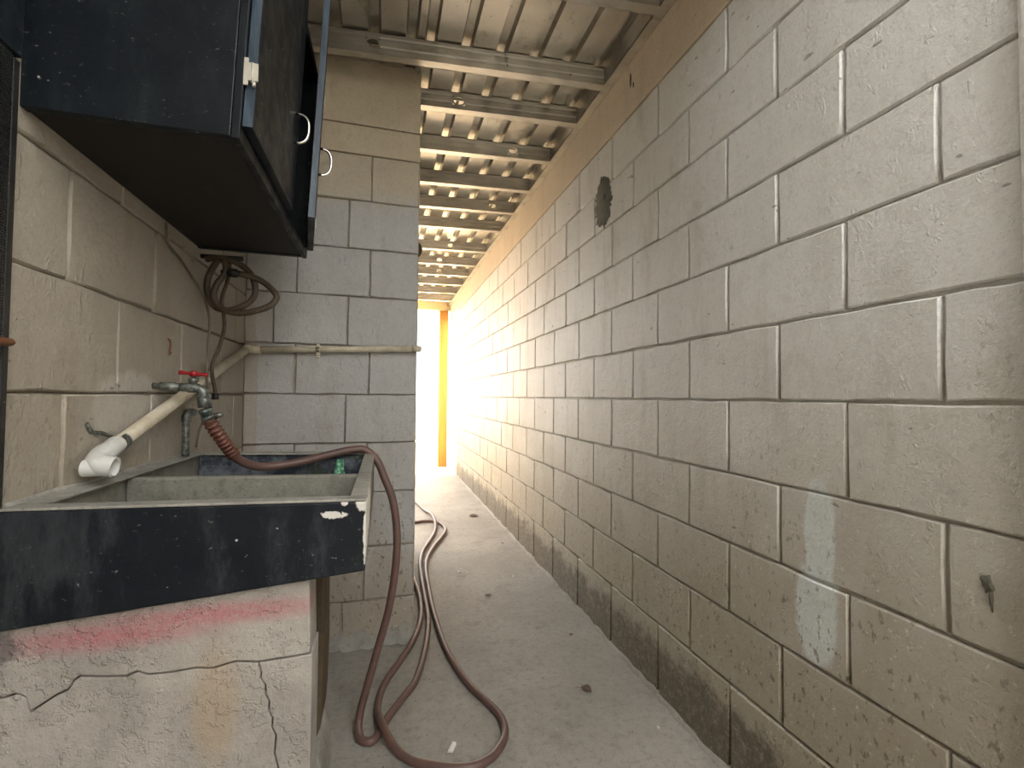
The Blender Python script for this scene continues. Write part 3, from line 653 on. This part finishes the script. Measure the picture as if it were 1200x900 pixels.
# ------------------------------------------------------------ mesh screen at the left edge
ms = thing('mesh_screen', 'black woven mesh screen in a dark frame beside the left wall', 'screen', (-.55, .80, .93))
obj('frame', MB().box((-.5695, .880, .924), (-.5595, .893, 1.62)).box((-.5695, .55, .924), (-.5595, .879, .938)), M['black'], ms, .002)
obj('upper_panel', MB().box((-.5695, .55, 1.625), (-.5570, .893, 2.30)), M['cab'], ms, .002)
mb = MB()
y = .56
while y < .878: mb.box((-.5625, y, .938), (-.5610, y+.0016, 1.625)); y += .0042
z = .942
while z < 1.62: mb.box((-.5609, .55, z), (-.5597, .879, z+.0016)); z += .0042
w_ = obj('woven_mesh', mb, M['wire'], ms); w_['kind'] = 'stuff'
obj('backing', MB().box((-.5695, .55, .938), (-.5645, .879, 1.624)), M['cab_dark'], ms)
tag(obj('rusty_rod', MB().tube([(-.548, .60, 1.172), (-.549, .85, 1.176), (-.549, .878, 1.1765), (-.549, .884, 1.1765)], [.0065, .0065, .0060, .003], 12), M['rust']), 'rusty brown rod end poking out in front of the mesh screen', 'rod')

# ------------------------------------------------------------ floor litter
def leaf(x, y, s, a, mat, name, label, cat, curl=.35):
    mb = MB(); vs = []; fs = []; n = 6
    for i in range(n+1):
        t = i/n; w = math.sin(PI*min(1, t*.95+.03))*.36*s
        for k in (-1, 0, 1): vs.append((s*(t-.5), k*w, .002+abs(k)*w*curl+.25*s*(t-.5)**2))
    for i in range(n): fs += [(3*i, 3*i+3, 3*i+4, 3*i+1), (3*i+1, 3*i+4, 3*i+5, 3*i+2)]
    vs = [(x+px*math.cos(a)-py*math.sin(a), y+px*math.sin(a)+py*math.cos(a), pz) for px, py, pz in vs]
    mb.add(vs + [(a_, b_, c_+.0012) for a_, b_, c_ in vs], fs + [tuple(i+len(vs) for i in reversed(f)) for f in fs], True)
    return tag(obj(name, mb, mat), label, cat)
leaf(.813, 4.21, .09, .3, M['dry'], 'dry_leaf', 'dry dark leaf on the floor, farthest of the leaves, near the right wall', 'leaf')
leaf(.876, 3.38, .028, 1.3, M['dry'], 'dry_leaf', 'small dry leaf on the floor close to the foot of the right wall, second farthest', 'leaf')
leaf(.853, 2.01, .022, .5, M['dry'], 'dry_leaf', 'tiny dark leaf on the floor near the right wall, beyond the largest near leaf', 'leaf')
leaf(.749, 1.62, .045, 2.2, M['dry'], 'dry_leaf', 'crumpled dark leaf on the bare floor nearest the camera, right of the hose loop', 'leaf', .8)
leaf(.573, 2.52, .04, .2, M['dry'], 'dry_leaf', 'flat dark leaf in the middle of the passage floor, right of the hose', 'leaf', .15)
def crumb(x, y, s, label, name='crumb'):
    rnd = random.Random(int(x*997)); mb = MB(); n = 6
    top = [(x+s*.8*(1+rnd.uniform(-.3, .3))*math.cos(2*PI*i/n), y+s*(1+rnd.uniform(-.3, .3))*math.sin(2*PI*i/n), s*.7) for i in range(n)]
    bot = [(x+(px-x)*1.15, y+(py-y)*1.15, .0003) for px, py, pz in top]
    mb.add(top+bot, [tuple(range(n)), tuple(range(2*n-1, n-1, -1))] + [(i, n+i, n+(i+1) % n, (i+1) % n) for i in range(n)])
    return tag(obj(name, mb, M['crumb']), label, 'crumb')
mb = MB(); mb.hexa([(.206, 1.452, .0005), (.222, 1.447, .0005), (.240, 1.476, .0005), (.226, 1.485, .0005), (.208, 1.452, .007), (.221, 1.448, .007), (.238, 1.475, .011), (.227, 1.483, .011)])
tag(obj('white_chip', mb, M['crumb'], None, .001), 'white paper-like chip lying on the floor inside the near hose loop', 'chip')
crumb(.900, 1.38, .006, 'white crumb on the near floor close to the right wall')
crumb(.47, 2.90, .008, 'white crumb on the floor midway between hose and right wall')
crumb(.78, 2.75, .006, 'pale crumb on the floor near the right wall beyond the middle leaf')
mb = MB(); rnd = random.Random(3)
for i in range(260):
    x = rnd.uniform(-.08, .96); y = rnd.uniform(1.0, 5.5); s = rnd.uniform(.001, .0032)
    mb.add([(x-s, y, .0002), (x, y-s, .0002), (x+s, y, .0002), (x, y+s, .0002), (x, y, s*.9)], [(0, 1, 4), (1, 2, 4), (2, 3, 4), (3, 0, 4)])
g_ = tag(obj('floor_grit', mb, M['grime']), 'fine dark grit scattered over the concrete floor', 'grit'); g_['kind'] = 'stuff'

# weeds in the sunlit yard past the passage
mb = MB(); rnd = random.Random(11)
for i in range(220):
    x = rnd.uniform(-.9, 1.8); y = rnd.uniform(10.0, 13.5); h = rnd.uniform(.08, .38); a = rnd.uniform(0, 2*PI); w = .012; dx, dy = math.cos(a), math.sin(a)
    mb.add([(x-dx*w, y-dy*w, -.04), (x+dx*w, y+dy*w, -.04), (x+dy*h*.4, y-dx*h*.4, h)], [(0, 1, 2)])
w2 = tag(obj('weeds', mb, M['leaf']), 'patch of green weeds in the bright yard beyond the passage', 'weeds'); w2['kind'] = 'stuff'
